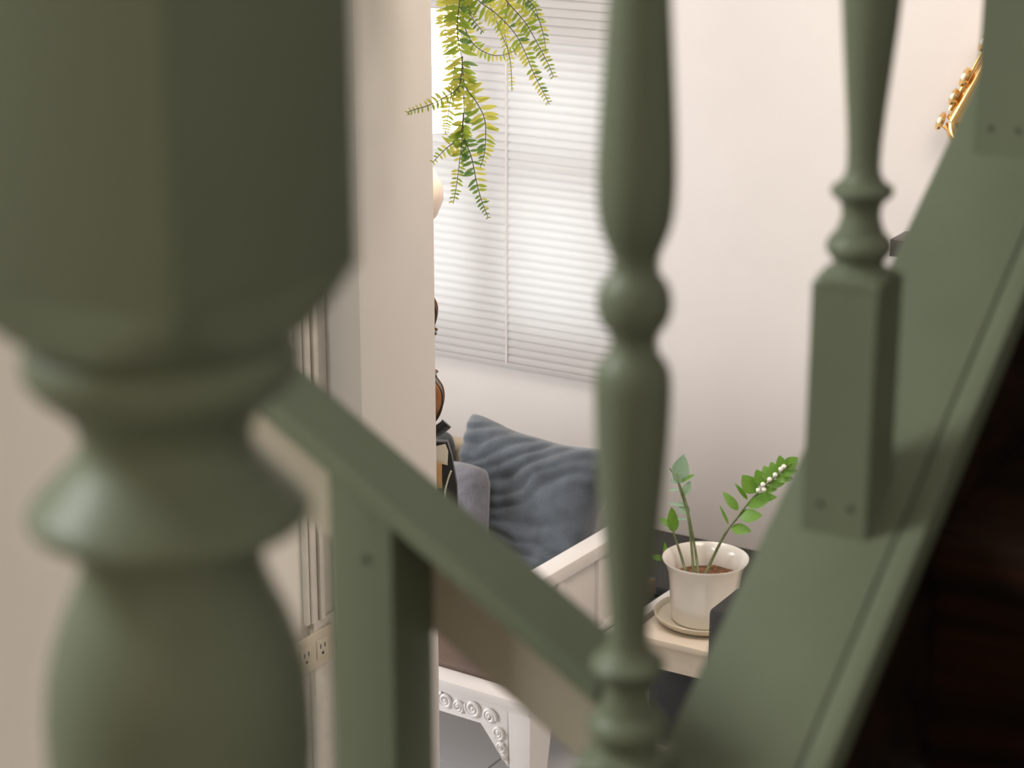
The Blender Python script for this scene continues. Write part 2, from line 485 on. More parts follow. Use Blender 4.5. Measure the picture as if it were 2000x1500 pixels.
hr = thing('handrail', 'green moulded handrail above the balusters, out of frame overhead', 'handrail', (PVX, PVY, 0), ROT)
pts = [(-0.032, 0), (0.032, 0), (0.036, 0.02), (0.03, 0.042), (0.0, 0.05), (-0.03, 0.042), (-0.036, 0.02)]
bm = B()
ra = [bm.verts.new((p[0], 0.592 - PVY, cap_z(0.592) + 0.80 + p[1])) for p in pts]
rb = [bm.verts.new((p[0], 1.75 - PVY, cap_z(1.75) + 0.80 + p[1])) for p in pts]
bm.faces.new(ra); bm.faces.new(rb[::-1])
for i in range(7):
    bm.faces.new([ra[i], rb[i], rb[(i + 1) % 7], ra[(i + 1) % 7]])
obj('rail', bm, 'green', hr)

# the lower rail that climbs to the left from the stringer
LS = 0.578


def low_z(x):
    return 2.182 - LS * (x + 0.70)     # underside of the cap at its front edge


def xprism(bm, x0, x1, d0, d1, ya, yb, bev=0.0):
    """bar that follows the lower rail from x0 to x1, between heights d0 and d1 over the cap's underside"""
    pts = [(x0, low_z(x0) + d0), (x1, low_z(x1) + d0), (x1, low_z(x1) + d1), (x0, low_z(x0) + d1)]
    prism(bm, pts, 1, ya, yb, bev)


lr = thing('lower_stair_rail', 'sloping green rail with a beige board below, running from newel down to the stringer', 'stair rail')
sec = [(0.943, 0.0), (0.998, 0.0), (0.998, 0.004), (0.990, 0.013), (0.9455, 0.013), (0.943, 0.0105)]
bm = B()
ends = [[bm.verts.new((x, y, low_z(x) + d)) for y, d in sec] for x in (-1.25, -0.5128)]
bm.faces.new(ends[0]); bm.faces.new(ends[1][::-1])
for i in range(6):
    bm.faces.new([ends[0][i], ends[1][i], ends[1][(i + 1) % 6], ends[0][(i + 1) % 6]])
bmesh.ops.bevel(bm, geom=[e for e in bm.edges if abs(e.verts[0].co.x - e.verts[1].co.x) > 0.3], offset=0.001, segments=2, affect='EDGES')
obj('rail_cap', bm, 'green', lr)
bm = B(); xprism(bm, -1.25, -0.5128, -0.086, -0.0005, 0.9922, 0.9975, 0.002); obj('beige_board', bm, 'beige', lr, label='beige board below the green cap')
PXW = 0.0435
for i, (xa, lab) in enumerate(((-0.694, 'square olive green baluster below the sloping rail, left of centre'),)):
    xb = xa + PXW
    t = thing('square_baluster', lab, 'baluster', (xa, 0.948, 0))
    bm = B()
    prism(bm, [(0, 0.3), (PXW, 0.3), (PXW, low_z(xb) - 0.001), (0, low_z(xa) - 0.001)], 1, 0, PXW, 0.0015)
    obj('post', bm, 'green', t)
    h = obj('nail_hole', me_hole, None, t); h.location = (0.026, 0, low_z(xa) - 0.052); h.scale = (1.3, 1, 1.3)

# ================================================================== blinds
bl = thing('window_blind', 'white horizontal slat blind over the window, light glowing through its gaps', 'blind', (0, 0, 0))
BX0, BX1, BZ0, PITCHZ = -4.55, -2.672, 0.742, 0.0243
bm = B()
prev = None
for k in range(7):
    t = -1 + 2 * k / 6
    yy, zz = 0.0150 * t, 0.0042 * (1 - t * t)
    a = bm.verts.new((BX0, yy, zz)); b = bm.verts.new((BX1, yy, zz))
    if prev:
        bm.faces.new([prev[0], prev[1], b, a])
    prev = (a, b)
me_slat = mesh('slat', bm, 'slat')
NSL = 56
for k in range(NSL):
    s = obj('slat', me_slat, None, bl)
    s.location = (0, YB - 0.016, BZ0 + 0.022 + k * PITCHZ)
    s.rotation_euler = (R(67), 0, 0)
boxobj('bottom_rail', (BX0, YB - 0.024, BZ0 - 0.012), (BX1, YB - 0.006, BZ0 + 0.006), 'slat', bl, 0.003)
boxobj('headrail', (BX0, YB - 0.034, BZ0 + 0.03 + NSL * PITCHZ), (BX1, YB - 0.002, BZ0 + 0.065 + NSL * PITCHZ), 'slat', bl, 0.003)
for x in (-4.35, -3.74, -3.130, -2.735):
    bm = B(); box(bm, (x - 0.003, YB - 0.0242, BZ0), (x + 0.003, YB - 0.0238, BZ0 + 0.03 + NSL * PITCHZ)); obj('ladder_tape', bm, 'cord', bl)

# ================================================================== sofa
SO = thing('sofa', 'white carved wooden sofa with a brown seat in front of the blind', 'sofa', (-2.295, 3.90, 0), R(-3))
SW = 1.95
ap = [(-0.0625, 0.364), (-0.0625, 0.205), (-0.140, 0.298), (-SW + 0.14, 0.298), (-SW + 0.0625, 0.205), (-SW + 0.0625, 0.364)]
bm = B(); prism(bm, ap, 1, 0.0, 0.035, 0.003); apron = obj('apron', bm, 'white', SO)
bm = B(); box(bm, (-SW - 0.008, -0.012, 0.3645), (0.008, 0.05, 0.388), 0.005); box(bm, (-SW - 0.002, -0.007, 0.354), (0.002, -0.0005, 0.3642), 0.003)
obj('front_moulding', bm, 'white', SO)
for sx in (0, 1):
    for back in (0, 1):
        a, b = (0.0, -0.062) if sx == 0 else (-SW, -SW + 0.062)
        s = -1 if sx == 0 else 1
        bm = B()
        yo = 0.74 if back else 0.0005
        if back:
            a, b = a + s * 0.04, b + s * 0.03
        zt = 0.364
        prof = [(a, zt), (a + s * 0.0, zt), (a, 0.3), (a + s * 0.004, 0.03), (a + s * 0.006, 0.0), (a + s * 0.05, 0.0), (a + s * 0.052, 0.03), (b, zt)]
        prof = [prof[0]] + prof[2:]
        # tapering depth: wide at the seat, narrow at the floor
        va, vb = [], []
        for x, z in prof:
            d = 0.045 + 0.05 * min(1, z / 0.3)
            va.append(bm.verts.new((x, yo, z))); vb.append(bm.verts.new((x, yo + d, z)))
        n = len(prof)
        bm.faces.new(va); bm.faces.new(vb[::-1])
        for i in range(n):
            bm.faces.new([va[i], vb[i], vb[(i + 1) % n], va[(i + 1) % n]])
        bmesh.ops.recalc_face_normals(bm, faces=bm.faces[:])
        obj('leg', bm, 'white', SO)
bm = B()
spi = []
for k in range(34):
    a = k / 33 * 1.75 * 2 * PI
    r = 0.017 * (1 - 0.72 * k / 33)
    spi.append((r * math.cos(a), -0.0018, r * math.sin(a)))
tube(bm, spi, 0.0040, 6, 0.0046)
bmesh.ops.create_uvsphere(bm, u_segments=8, v_segments=6, radius=0.0055, matrix=Matrix.Translation((0.0, -0.002, 0)))
me_scroll = mesh('carved_scroll', bm, 'white')
spots = [(-0.112, 0.325, 1.15, 20), (-0.160, 0.332, 1.3, 200), (-0.202, 0.326, 0.95, 60), (-0.240, 0.332, 1.2, 240), (-0.282, 0.329, 1.15, 90),
         (-0.088, 0.288, 1.0, 130), (-0.079, 0.252, 0.8, 300), (-0.0715, 0.229, 0.45, 30)]
for sx in (0, 1):
    for x, z, s, a in spots:
        o = obj('carved_scroll', me_scroll, None, apron)
        o.location = (x if sx == 0 else -SW - x, 0, z); o.rotation_euler = (0, R(a), 0); o.scale = (s, 1, s)
for k in range(17):
    o = obj('carved_scroll', me_scroll, None, apron)
    o.scale = (1.2, 1.2, 1.2); o.location = (-0.325 - k * 0.0808, 0, 0.329 + 0.004 * (-1) ** k); o.rotation_euler = (0, R(80 * k), 0)
bm = B(); box(bm, (-SW + 0.12, 0.0505, 0.35), (-0.12, 0.79, 0.402), 0.012, 3); obj('seat_pad', bm, 'brown', SO, label='brown seat pad')
for xa, xb in ((-0.055, -0.024), (-SW + 0.024, -SW + 0.055)):
    boxobj('side_rail', (xa, 0.036, 0.29), (xb, 0.80, 0.40), 'white', SO, 0.004)
for xo, xi in ((-0.060, -0.116), (-SW + 0.060, -SW + 0.116)):
    lo, hi = min(xo, xi), max(xo, xi)
    boxobj('arm_rail', (lo, 0.03, 0.598), (hi, 0.57, 0.634), 'white', SO, 0.006)
    boxobj('arm_panel', (lo + 0.016, 0.06, 0.405), (hi - 0.02, 0.57, 0.5975), 'white', SO, 0.002)
    for yy in (0.045, 0.225, 0.41, 0.540):
        boxobj('arm_post', (lo + 0.008, yy, 0.405), (hi - 0.008, yy + 0.028, 0.5975), 'white', SO, 0.004)
    boxobj('arm_bead', (lo + 0.004, 0.05, 0.4002), (hi + 0.004, 0.57, 0.412), 'white', SO, 0.004)
boxobj('backrest', (-SW + 0.02, 0.805, 0.30), (-0.24, 0.85, 0.60), 'white', SO, 0.008)


def cushion(name, label, wd, ht, th, m, seed, wr=0.012, group=None, pinch=0.10, corner=0.12):
    N = 60
    bm = B()
    sides = []
    for s in (1, -1):
        g = []
        for i in range(N + 1):
            row = []
            for j in range(N + 1):
                u, v = -1 + 2 * i / N, -1 + 2 * j / N
                rnd = 1 - corner * (u * v) ** 4
                px = wd / 2 * u * (1 - pinch * (1 - v * v) * abs(u) ** 3) * rnd
                pz = ht / 2 * v * (1 - pinch * (1 - u * u) * abs(v) ** 3) * rnd
                d = th / 2 * max(0.0, (1 - u ** 4) * (1 - v ** 4)) ** 0.42
                # folds: across the lower half, slanting in the upper half
                q = Vector((px * 5, pz * 5, seed + 5 * s))
                warp = noise.noise(q) * 0.05 + noise.noise(q * 2.2) * 0.02
                k = max(0.0, min(1.0, 0.5 + pz * 6))
                c = (pz * 1.0 + px * 0.12 + warp * 0.8) * 190 * (1 - k) + ((pz * 0.85 - px * 0.5) + warp) * 170 * k
                e = (abs(math.sin(c * 0.5)) - 0.55) * wr * (0.45 + 0.9 * abs(noise.noise(q * 1.3 + Vector((3, 1, 4))))) + noise.noise(Vector((px * 14, pz * 22, seed))) * wr * 1.1
                e *= min(1, d / (th * 0.3))
                wob = Vector((noise.noise(Vector((px * 7, pz * 7, seed))), 0, noise.noise(Vector((px * 7, pz * 7, seed + 9))))) * 0.012
                row.append(Vector((px, -s * (d + e), pz)) + wob)
            g.append(row)
        sides.append(g)
    grids = []
    for s, g in enumerate(sides):
        gv = []
        for i in range(N + 1):
            row = []
            for j in range(N + 1):
                if s == 1 and (i in (0, N) or j in (0, N)):
                    row.append(grids[0][i][j])
                else:
                    row.append(bm.verts.new(g[i][j]))
            gv.append(row)
        grids.append(gv)
        for i in range(N):
            for j in range(N):
                q = [gv[i][j], gv[i + 1][j], gv[i + 1][j + 1], gv[i][j + 1]]
                bm.faces.new(q if s == 0 else q[::-1])
    o = obj(name, bm, m, None, 180)
    tag(o, label, 'cushion', group)
    return o


GC = 'cushions on the sofa'
c = cushion('cushion', 'large crinkled blue-grey plush cushion leaning on the sofa back', 0.50, 0.42, 0.15, 'blue', 3.1, 0.012, GC, 0.15, 0.09)
c.location = (-2.700, 4.565, 0.585); c.rotation_euler = (R(-20), R(3), R(-3))
c = cushion('cushion', 'smaller lavender-grey plush cushion in front of the blue-grey one', 0.42, 0.30, 0.12, 'lav', 8.4, 0.005, GC, 0.02, 0.10)
c.location = (-2.950, 4.425, 0.555); c.rotation_euler = (R(-18), R(-5), R(2))
c = cushion('cushion', 'dark slate cushion with a rounded corner peeping out beside the violin stand', 0.36, 0.31, 0.12, 'slate', 5.7, 0.005, GC, 0.02, 0.16)
c.location = (-3.135, 4.600, 0.565); c.rotation_euler = (R(-18), R(-3), R(0))
c = cushion('cushion', 'tan cloth cushion showing between the dark slate and blue-grey cushions', 0.34, 0.27, 0.10, 'tan', 2.2, 0.004, GC, 0.05)
c.location = (-3.04, 4.70, 0.545); c.rotation_euler = (R(-12), R(4), R(0))

# ================================================================== black cabinet, side table, pot
cb = thing('low_cabinet', 'low black lacquered cabinet against the wall behind the potted plant', 'cabinet', (-2.2, 4.99, 0))
boxobj('body', (-0.62, -0.17, 0.04), (0.62, 0.19, 0.298), 'black', cb, 0.003)
boxobj('top', (-0.63, -0.18, 0.2985), (0.63, 0.20, 0.318), 'black', cb, 0.003)
boxobj('plinth', (-0.58, -0.14, 0.0), (0.58, 0.17, 0.0398), 'black', cb)
for x in (-0.31, 0.31):
    d = boxobj('door', (x - 0.3, -0.182, 0.05), (x + 0.3, -0.1702, 0.29), 'black', cb, 0.003)

tb = thing('side_table', 'small cream side table beside the sofa arm under the white plant pot', 'table', (-2.045, 4.51, 0))
boxobj('table_top', (-0.225, -0.165, 0.382), (0.225, 0.17, 0.40), 'table', tb, 0.005)
boxobj('apron', (-0.215, -0.155, 0.317), (0.215, 0.16, 0.3815), 'table', tb, 0.003)
for sx in (-1, 1):
    for sy in (-1, 1):
        bm = B()
        x, y = sx * 0.203, sy * 0.137
        tube(bm, smooth_pts([(x, y, 0.3165), (x + sx * 0.012, y + sy * 0.006, 0.26), (x + sx * 0.004, y, 0.17), (x - sx * 0.015, y, 0.08), (x + sx * 0.004, y, 0.0)], 5), 0.014, 10, 0.010)
        obj('leg', bm, 'table', tb)
boxobj('dark_backing', (-0.182, -0.14, 0.10), (0.182, 0.14, 0.3165), 'black', tb, 0.003, 'black box added as dark backing under the cream top')  # put in to darken the shadowed space below the top

case = thing('black_case', 'soft black case standing on the floor in front of the side table', 'case', (-1.90, 4.20, 0))
boxobj('body', (-0.042, -0.10, 0), (0.22, 0.058, 0.629), 'blackcloth', case, 0.012)
bm = B(); tube(bm, smooth_pts([(0.04, -0.02, 0.627), (0.05, -0.02, 0.66), (0.13, -0.02, 0.66), (0.14, -0.02, 0.627)], 5), 0.007, 8); obj('handle', bm, 'black', case)

PC = (-2.146, 4.507)
sa = thing('saucer', 'round cream saucer under the white plant pot', 'saucer', (*PC, 0.40))
bm = B(); lathe(bm, [(0.0, 0.09), (0.004, 0.105), (0.016, 0.122), (0.026, 0.126), (0.0275, 0.124), (0.026, 0.121), (0.014, 0.115), (0.0085, 0.10), (0.008, 0.0)], cap=False)
bmesh.ops.remove_doubles(bm, verts=bm.verts[:], dist=1e-5); obj('dish', bm, 'saucer', sa)
pp = thing('potted_plant', 'green leafy plant in a flared white glazed pot on the side table', 'plant', (*PC, 0.4088))
bm = B(); lathe(bm, [(0, 0.074), (0.001, 0.080), (0.006, 0.083), (0.05, 0.086), (0.10, 0.089), (0.125, 0.092), (0.143, 0.098), (0.155, 0.105), (0.160, 0.1085), (0.163, 0.1075),
                     (0.161, 0.1045), (0.150, 0.096), (0.125, 0.087), (0.09, 0.083), (0.02, 0.078), (0.015, 0.0)], cap=False)
bmesh.ops.remove_doubles(bm, verts=bm.verts[:], dist=1e-5); obj('pot', bm, 'pot', pp, 60)
bm = B()
N = 18
cen = bm.verts.new((0, 0, 0.112)); ringp = None
for k in range(1, 7):
    ring = []
    for i in range(N):
        a = 2 * PI * i / N; r = 0.0835 * k / 6
        x, y = r * math.cos(a), r * math.sin(a)
        ring.append(bm.verts.new((x, y, 0.108 + 0.008 * noise.noise(Vector((x * 50, y * 50, 2))))))
    for i in range(N):
        j = (i + 1) % N
        bm.faces.new([cen, ring[i], ring[j]] if ringp is None else [ringp[i], ring[i], ring[j], ringp[j]])
    ringp = ring
obj('soil', bm, 'soil', pp)


def leaf_mesh(name, m, wid, fold=0.12, tip=1.0, n=8):
    """leaf of length 1 along +X, in the XY plane, folded a little along the midrib"""
    bm = B()
    rows = []
    for i in range(n + 1):
        t = i / n
        wv = wid * math.sin(PI * min(1, t ** 0.8)) ** 0.8 * (1 if t < 0.97 else 0.6) if 0 < t < 1 else 0
        z = -0.12 * t * t
        if wv == 0:
            rows.append([bm.verts.new((t, 0, z))])
        else:
            rows.append([bm.verts.new((t, -wv, z + fold * wv)), bm.verts.new((t, 0, z)), bm.verts.new((t, wv, z + fold * wv))])
    for a, b in zip(rows, rows[1:]):
        if len(a) == 1:
            bm.faces.new([a[0], b[0], b[1]]); bm.faces.new([a[0], b[1], b[2]])
        elif len(b) == 1:
            bm.faces.new([a[0], b[0], a[1]]); bm.faces.new([a[1], b[0], a[2]])
        else:
            bm.faces.new([a[0], b[0], b[1], a[1]]); bm.faces.new([a[1], b[1], b[2], a[2]])
    return mesh(name, bm, m, 180)


me_zl, me_zp = leaf_mesh('leaflet', 'zleaf', 0.26), leaf_mesh('leaflet', 'zpale', 0.25)
me_zn = leaf_mesh('leaflet', 'zleaf', 0.13)


def place_leaf(me, name, parent, base, tip, facing, wscale=1.0):
    base, tip = Vector(base), Vector(tip)
    d = tip - base
    L = d.length
    x = d.normalized()
    z = (Vector(facing) - x * Vector(facing).dot(x)).normalized()
    y = z.cross(x)
    o = bpy.data.objects.new(name, me)
    o.matrix_world = Matrix.Translation(base) @ Matrix((x, y, z)).transposed().to_4x4() @ Matrix.Diagonal((L, L * wscale, L, 1))
    col.objects.link(o)
    o.parent = parent
    return o


TOCAM = (_C - Vector((PC[0], PC[1], 0.6))).normalized()
O = Vector((PC[0], PC[1], 0.4088))


def zp(px, py, dy=0.0):
    return on(px, py, 1, PC[1] + dy) - O


def zstem(pts, r0, r1):
    bm = B(); tube(bm, smooth_pts([zp(*p) for p in pts], 6), r0, 8, r1)
    return obj('stem', bm, 'zstem', pp)


s1 = zstem([(1372, 1135, -0.03), (1392, 1090), (1418, 1040), (1441, 1010), (1465, 978), (1500, 944, 0.0), (1546, 905, 0.0)], 0.0042, 0.0016)
main = [((1428, 1031), (1466, 1036), 1.0), ((1444, 1008), (1486, 1006), 1.0), ((1459, 988), (1503, 974), 0.75), ((1474, 972), (1516, 971), 0.8),
        ((1442, 997), (1412, 960), 0.75), ((1460, 976), (1436, 943), 0.45), ((1423, 1025), (1406, 986), 0.28), ((1476, 963), (1451, 928), 1.5),
        ((1492, 949), (1477, 918), 1.35), ((1504, 939), (1492, 909), 1.4), ((1516, 930), (1506, 902), 1.4), ((1530, 918), (1522, 891), 1.3), ((1535, 914), (1557, 894), 1.6),
        ((1486, 958), (1517, 955), 0.9), ((1500, 946), (1532, 944), 1.0), ((1515, 934), (1549, 934), 1.1), ((1526, 925), (1558, 918), 1.2)]
for a, b, ws in main:
    dz = random.uniform(-0.012, 0.012)
    f = Vector(TOCAM) + Vector((random.uniform(-0.3, 0.3), 0, random.uniform(-0.1, 0.5)))
    place_leaf(me_zl, 'leaflet', s1, zp(*a), zp(*b, dz), f, ws)
bm = B(); bmesh.ops.create_icosphere(bm, subdivisions=2, radius=0.006)
for v in bm.verts:
    v.co *= 1 + 0.35 * noise.noise(v.co * 400)
me_bl = mesh('blossom', bm, 'bloom')
for x, y in ((1481, 957), (1492, 956), (1490, 946), (1503, 936), (1514, 927), (1525, 916), (1531, 911)):
    o = obj('blossom', me_bl, None, s1); o.location = zp(x, y, -0.012)
s2 = zstem([(1366, 1135, -0.03), (1358, 1075), (1348, 1020), (1338, 975), (1324, 940), (1308, 915)], 0.0038, 0.0016)
s3 = zstem([(1356, 1138, -0.03), (1350, 1060), (1344, 1010), (1334, 975), (1325, 945, -0.01), (1318, 915)], 0.0038, 0.0016)
s4 = zstem([(1345, 1138, -0.03), (1330, 1085), (1316, 1042), (1308, 1015)], 0.0042, 0.002)
s5 = zstem([(1336, 1136, -0.03), (1312, 1112), (1298, 1098, 0.0), (1288, 1085)], 0.0036, 0.0018)
for st_, mm, a, b, ws in ((s3, me_zp, (1325, 945), (1336, 893), 1.1), (s3, me_zp, (1336, 968), (1347, 940), 1.1), (s2, me_zp, (1345, 1005), (1325, 980), 1.3),
                          (s2, me_zp, (1312, 918), (1336, 888), 0.45), (s3, me_zl, (1330, 940), (1355, 927), 0.5), (s4, me_zl, (1316, 1040), (1312, 992), 0.85),
                          (s3, me_zp, (1323, 944), (1308, 936), 0.9), (s5, me_zl, (1302, 1100), (1299, 1060), 0.5), (s5, me_zl, (1300, 1098), (1310, 1080), 0.5),
                          (s5, me_zl, (1295, 1092), (1270, 1085), 0.8), (s4, me_zl, (1312, 1028), (1285, 1010), 0.8), (s2, me_zp, (1330, 955), (1300, 958), 0.3),
                          (s2, me_zp, (1341, 988), (1302, 982), 0.3), (s3, me_zp, (1346, 1015), (1315, 1012), 0.25)):
    place_leaf(mm, 'leaflet', st_, zp(*a), zp(*b, random.uniform(-0.01, 0.01)), Vector(TOCAM) + Vector((random.uniform(-0.2, 0.2), 0, 0.2)), ws)

# ================================================================== violin and its stand, lamp on a pedestal
VY = 3.70
vt = on(857, 570, 1, VY); vb = on(860, 862, 1, VY)
VX, VZ0, VL = -2.517, 1.068, 0.337
vi = thing('violin', 'amber violin with dark edges hanging upright behind the pillar edge', 'violin', (VX, VY, VZ0), R(16))
vi.rotation_euler = (0, R(1.5), R(28))
hw = [(0, 0), (0.008, 0.09), (0.04, 0.185), (0.10, 0.255), (0.17, 0.288), (0.24, 0.298), (0.31, 0.285), (0.36, 0.25), (0.385, 0.238), (0.40, 0.252), (0.412, 0.246), (0.44, 0.195),
      (0.49, 0.163), (0.545, 0.155), (0.60, 0.168), (0.65, 0.205), (0.68, 0.240), (0.692, 0.246), (0.705, 0.226), (0.74, 0.234), (0.80, 0.245), (0.86, 0.240), (0.92, 0.205), (0.965, 0.14), (0.99, 0.06), (1, 0.0)]
hp = smooth_pts([(p[1], 0, p[0]) for p in hw], 3)


def plate(sc_, y0_, y1_, arch, m, name):
    bm = B()
    out = [(p.x, p.z) for p in hp if p.x >= 0] + [(-p.x, p.z) for p in hp[::-1] if p.x > 0.0005]
    cz = 0.5
    rings = []
    for s, ya in ((1.0, 0.0), (0.9, arch * 0.45), (0.6, arch * 0.9), (0.25, arch)):
        rings.append([bm.verts.new((x * s * sc_ * VL, y0_ - ya, (cz + (z - cz) * s * sc_) * VL)) for x, z in out])
    bk = [bm.verts.new((x * sc_ * VL, y1_, (cz + (z - cz) * sc_) * VL)) for x, z in out]
    n = len(out)
    for a, b in zip([bk] + rings, rings):
        for i in range(n):
            bm.faces.new([a[i], a[(i + 1) % n], b[(i + 1) % n], b[i]])
    bm.faces.new(rings[-1]); bm.faces.new(bk)
    return obj(name, bm, m, vi, 50)


plate(0.975, 0.004, 0.033, 0.0, 'violinedge', 'ribs')
plate(1.0, 0.0, 0.0038, 0.0, 'violinedge', 'edging')
plate(0.955, -0.0005, 0.001, 0.012, 'violin', 'top_plate')
plate(1.0, 0.0332, 0.037, 0.0, 'violin', 'back_plate')
bm = B(); prism(bm, [(-0.012, 0.62 * VL), (0.012, 0.62 * VL), (0.0125, VL + 0.125), (-0.0125, VL + 0.125)], 1, -0.028, -0.020, 0.002); obj('fingerboard', bm, 'ebony', vi)
bm = B(); prism(bm, [(-0.011, VL - 0.003), (0.011, VL - 0.003), (0.012, VL + 0.13), (-0.012, VL + 0.13)], 1, -0.0195, 0.006, 0.003); obj('neck', bm, 'violin', vi)
bm = B(); prism(bm, [(-0.011, VL + 0.1302), (0.011, VL + 0.1302), (0.009, VL + 0.2), (-0.009, VL + 0.2)], 1, -0.02, 0.0, 0.003)
tube(bm, [(-0.02, -0.01 + 0.016 * math.cos(a * PI / 6), VL + 0.212 + 0.016 * math.sin(a * PI / 6)) for a in range(12)], 0.006, 8, closed=True)
tube(bm, [(-0.012, -0.01, VL + 0.212), (0.012, -0.01, VL + 0.212)], 0.015, 12)
obj('scroll', bm, 'violin', vi)
for k, zz in enumerate((0.148, 0.163, 0.178, 0.193)):
    bm = B(); s = 1 if k % 2 else -1; tube(bm, [(s * 0.008, -0.01, VL + zz), (s * 0.035, -0.01, VL + zz)], 0.003, 8); obj('peg', bm, 'ebony', vi)
bm = B(); prism(bm, [(-0.012, 0.03), (0.012, 0.03), (0.022, 0.135), (-0.022, 0.135)], 1, -0.028, -0.022, 0.002); obj('tailpiece', bm, 'ebony', vi)
bm = B(); prism(bm, [(-0.021, -0.0), (0.021, 0.0), (0.019, 0.006), (0.008, 0.004), (-0.008, 0.004), (-0.019, 0.006)], 1, -0.045, -0.0135, 0.001)
o = obj('bridge', bm, 'batten', vi); o.location = (0, 0, 0.165)
bm = B(); tube(bm, smooth_pts([(-0.01, -0.018, 0.004), (0.03, -0.026, 0.002), (0.075, -0.026, 0.012), (0.102, -0.022, 0.028), (0.110, -0.02, 0.036)], 5), 0.010, 10, 0.013); obj('chin_rest', bm, 'ebony', vi)
for k in (-1.5, -0.5, 0.5, 1.5):
    bm = B(); tube(bm, [(k * 0.006, -0.030, 0.13), (k * 0.008, -0.047, 0.165), (k * 0.0045, -0.029, VL + 0.13)], 0.0006, 5); obj('string', bm, 'pearl', vi)

vs = thing('violin_stand', 'black display stand with cream and tan facing, holding the violin up', 'stand', (VX, VY, 0), R(28))
bm = B(); prism(bm, [(-0.09, 0.70), (0.137, 0.70), (0.130, 0.95), (0.119, 1.02), (0.110, 1.050), (-0.085, 1.050), (-0.108, 1.0)], 1, 0.000, 0.020, 0.003); obj('front_board', bm, 'ebony', vs)
bm = B(); prism(bm, [(0.078, 1.005), (0.110, 0.998), (0.112, 1.030), (0.106, 1.047), (0.080, 1.040)], 1, -0.004, -0.0005, 0.001); obj('cream_card', bm, 'cream', vs, label='cream card facing')
bm = B(); box(bm, (0.074, -0.010, 0.945), (0.098, -0.0045, 1.004), 0.002); obj('batten', bm, 'batten', vs, label='tan wooden batten')
bm = B(); tube(bm, smooth_pts([(0.103, -0.003, 0.90), (0.104, -0.003, 0.935), (0.111, -0.003, 0.965), (0.118, -0.003, 0.985)], 5), 0.0022, 6); obj('white_line', bm, 'cream', vs, label='curved white line')
bm = B(); box(bm, (-0.05, -0.05, 1.0505), (0.05, 0.045, 1.062), 0.004); obj('ledge', bm, 'ebony', vs)
bm = B(); tube(bm, [(0, 0.035, 0.02), (0, 0.035, 1.0505)], 0.013, 12); obj('pole', bm, 'ebony', vs)
for k in range(3):
    a = R(90 + 120 * k)
    bm = B(); tube(bm, [(0, 0.035, 0.12), (0.2 * math.cos(a), 0.035 + 0.2 * math.sin(a), 0.012)], 0.01, 8); obj('leg', bm, 'ebony', vs)

LY = 3.55
LC = on(800, 150, 1, LY).x
zs0, zs1 = on(800, 243, 1, LY).z, on(800, 28, 1, LY).z
zb0, zb1 = on(800, 436, 1, LY).z, on(800, 300, 1, LY).z
pd = thing('pedestal', 'slim brown wooden pedestal hidden behind the white pillar', 'pedestal', (LC, LY, 0))
bm = B(); box(bm, (-0.11, -0.11, 0), (0.09, 0.09, 0.03), 0.004); obj('base', bm, 'wood', pd)
bm = B(); lathe(bm, [(0.0305, 0.035), (0.06, 0.024), (0.3, 0.021), (zb0 - 0.06, 0.021), (zb0 - 0.03, 0.03), (zb0 - 0.02, 0.042), (zb0 - 0.001, 0.042)], n=24); obj('column', bm, 'wood', pd)
lp = thing('table_lamp', 'lit white drum shade lamp with a blush round base, half behind the pillar', 'lamp', (LC, LY, zb0))
hb = zb1 - zb0
bm = B(); lathe(bm, [(0, 0.036), (0.004, 0.04), (hb * 0.12, 0.052), (hb * 0.35, 0.0655), (hb * 0.55, 0.064), (hb * 0.8, 0.045), (hb * 0.95, 0.024), (hb, 0.02)], n=40); obj('base', bm, 'lampbase', lp, label='blush ceramic base')
bm = B(); lathe(bm, [(hb + 0.0005, 0.016), (hb + 0.02, 0.024), (hb + 0.035, 0.018), (zs0 - zb0 + 0.05, 0.014)], n=24); obj('neck', bm, 'lampwood', lp)
bm = B(); a, b = zs0 - zb0, zs1 - zb0
lathe(bm, [(a, 0.108), (b, 0.100), (b, 0.097), (a, 0.105), (a, 0.108)], n=48, cap=False); obj('shade', bm, 'shade', lp, 60, label='glowing white drum shade')

# ================================================================== saxophone on its shelf
shz = on(1765, 452, 1, 5.19).z
sx0 = on(1765, 452, 1, 5.19).x
sh = thing('wall_shelf', 'dark brown wall shelf mostly hidden behind the green stringer', 'shelf', (sx0, 5.2, shz))
boxobj('board', (0, -0.11, -0.045), (0.8, -0.001, 0), 'wood', sh, 0.004)
for x in (0.08, 0.68):
    bm = B(); prism(bm, [(-0.09, -0.0455), (-0.001, -0.0455), (-0.001, -0.14)], 0, x, x + 0.02, 0.002); obj('bracket', bm, 'wood', sh)
SY = 5.13
a0 = on(1860, 232, 1, SY); a1 = on(2022, -60, 1, SY)
sxp = thing('saxophone', 'gold saxophone with round key cups on the wall above the stringer', 'saxophone', a0)
ud = (a1 - a0); SL = ud.length; ud.normalize()
vd = Vector((0, -1, 0)).cross(ud).normalized()       # towards the upper left, across the tube
if vd.x > 0:
    vd = -vd
nd = Vector((0, -1, 0))


def sp(u, v, n=0.0):
    return ud * u + vd * v + nd * n


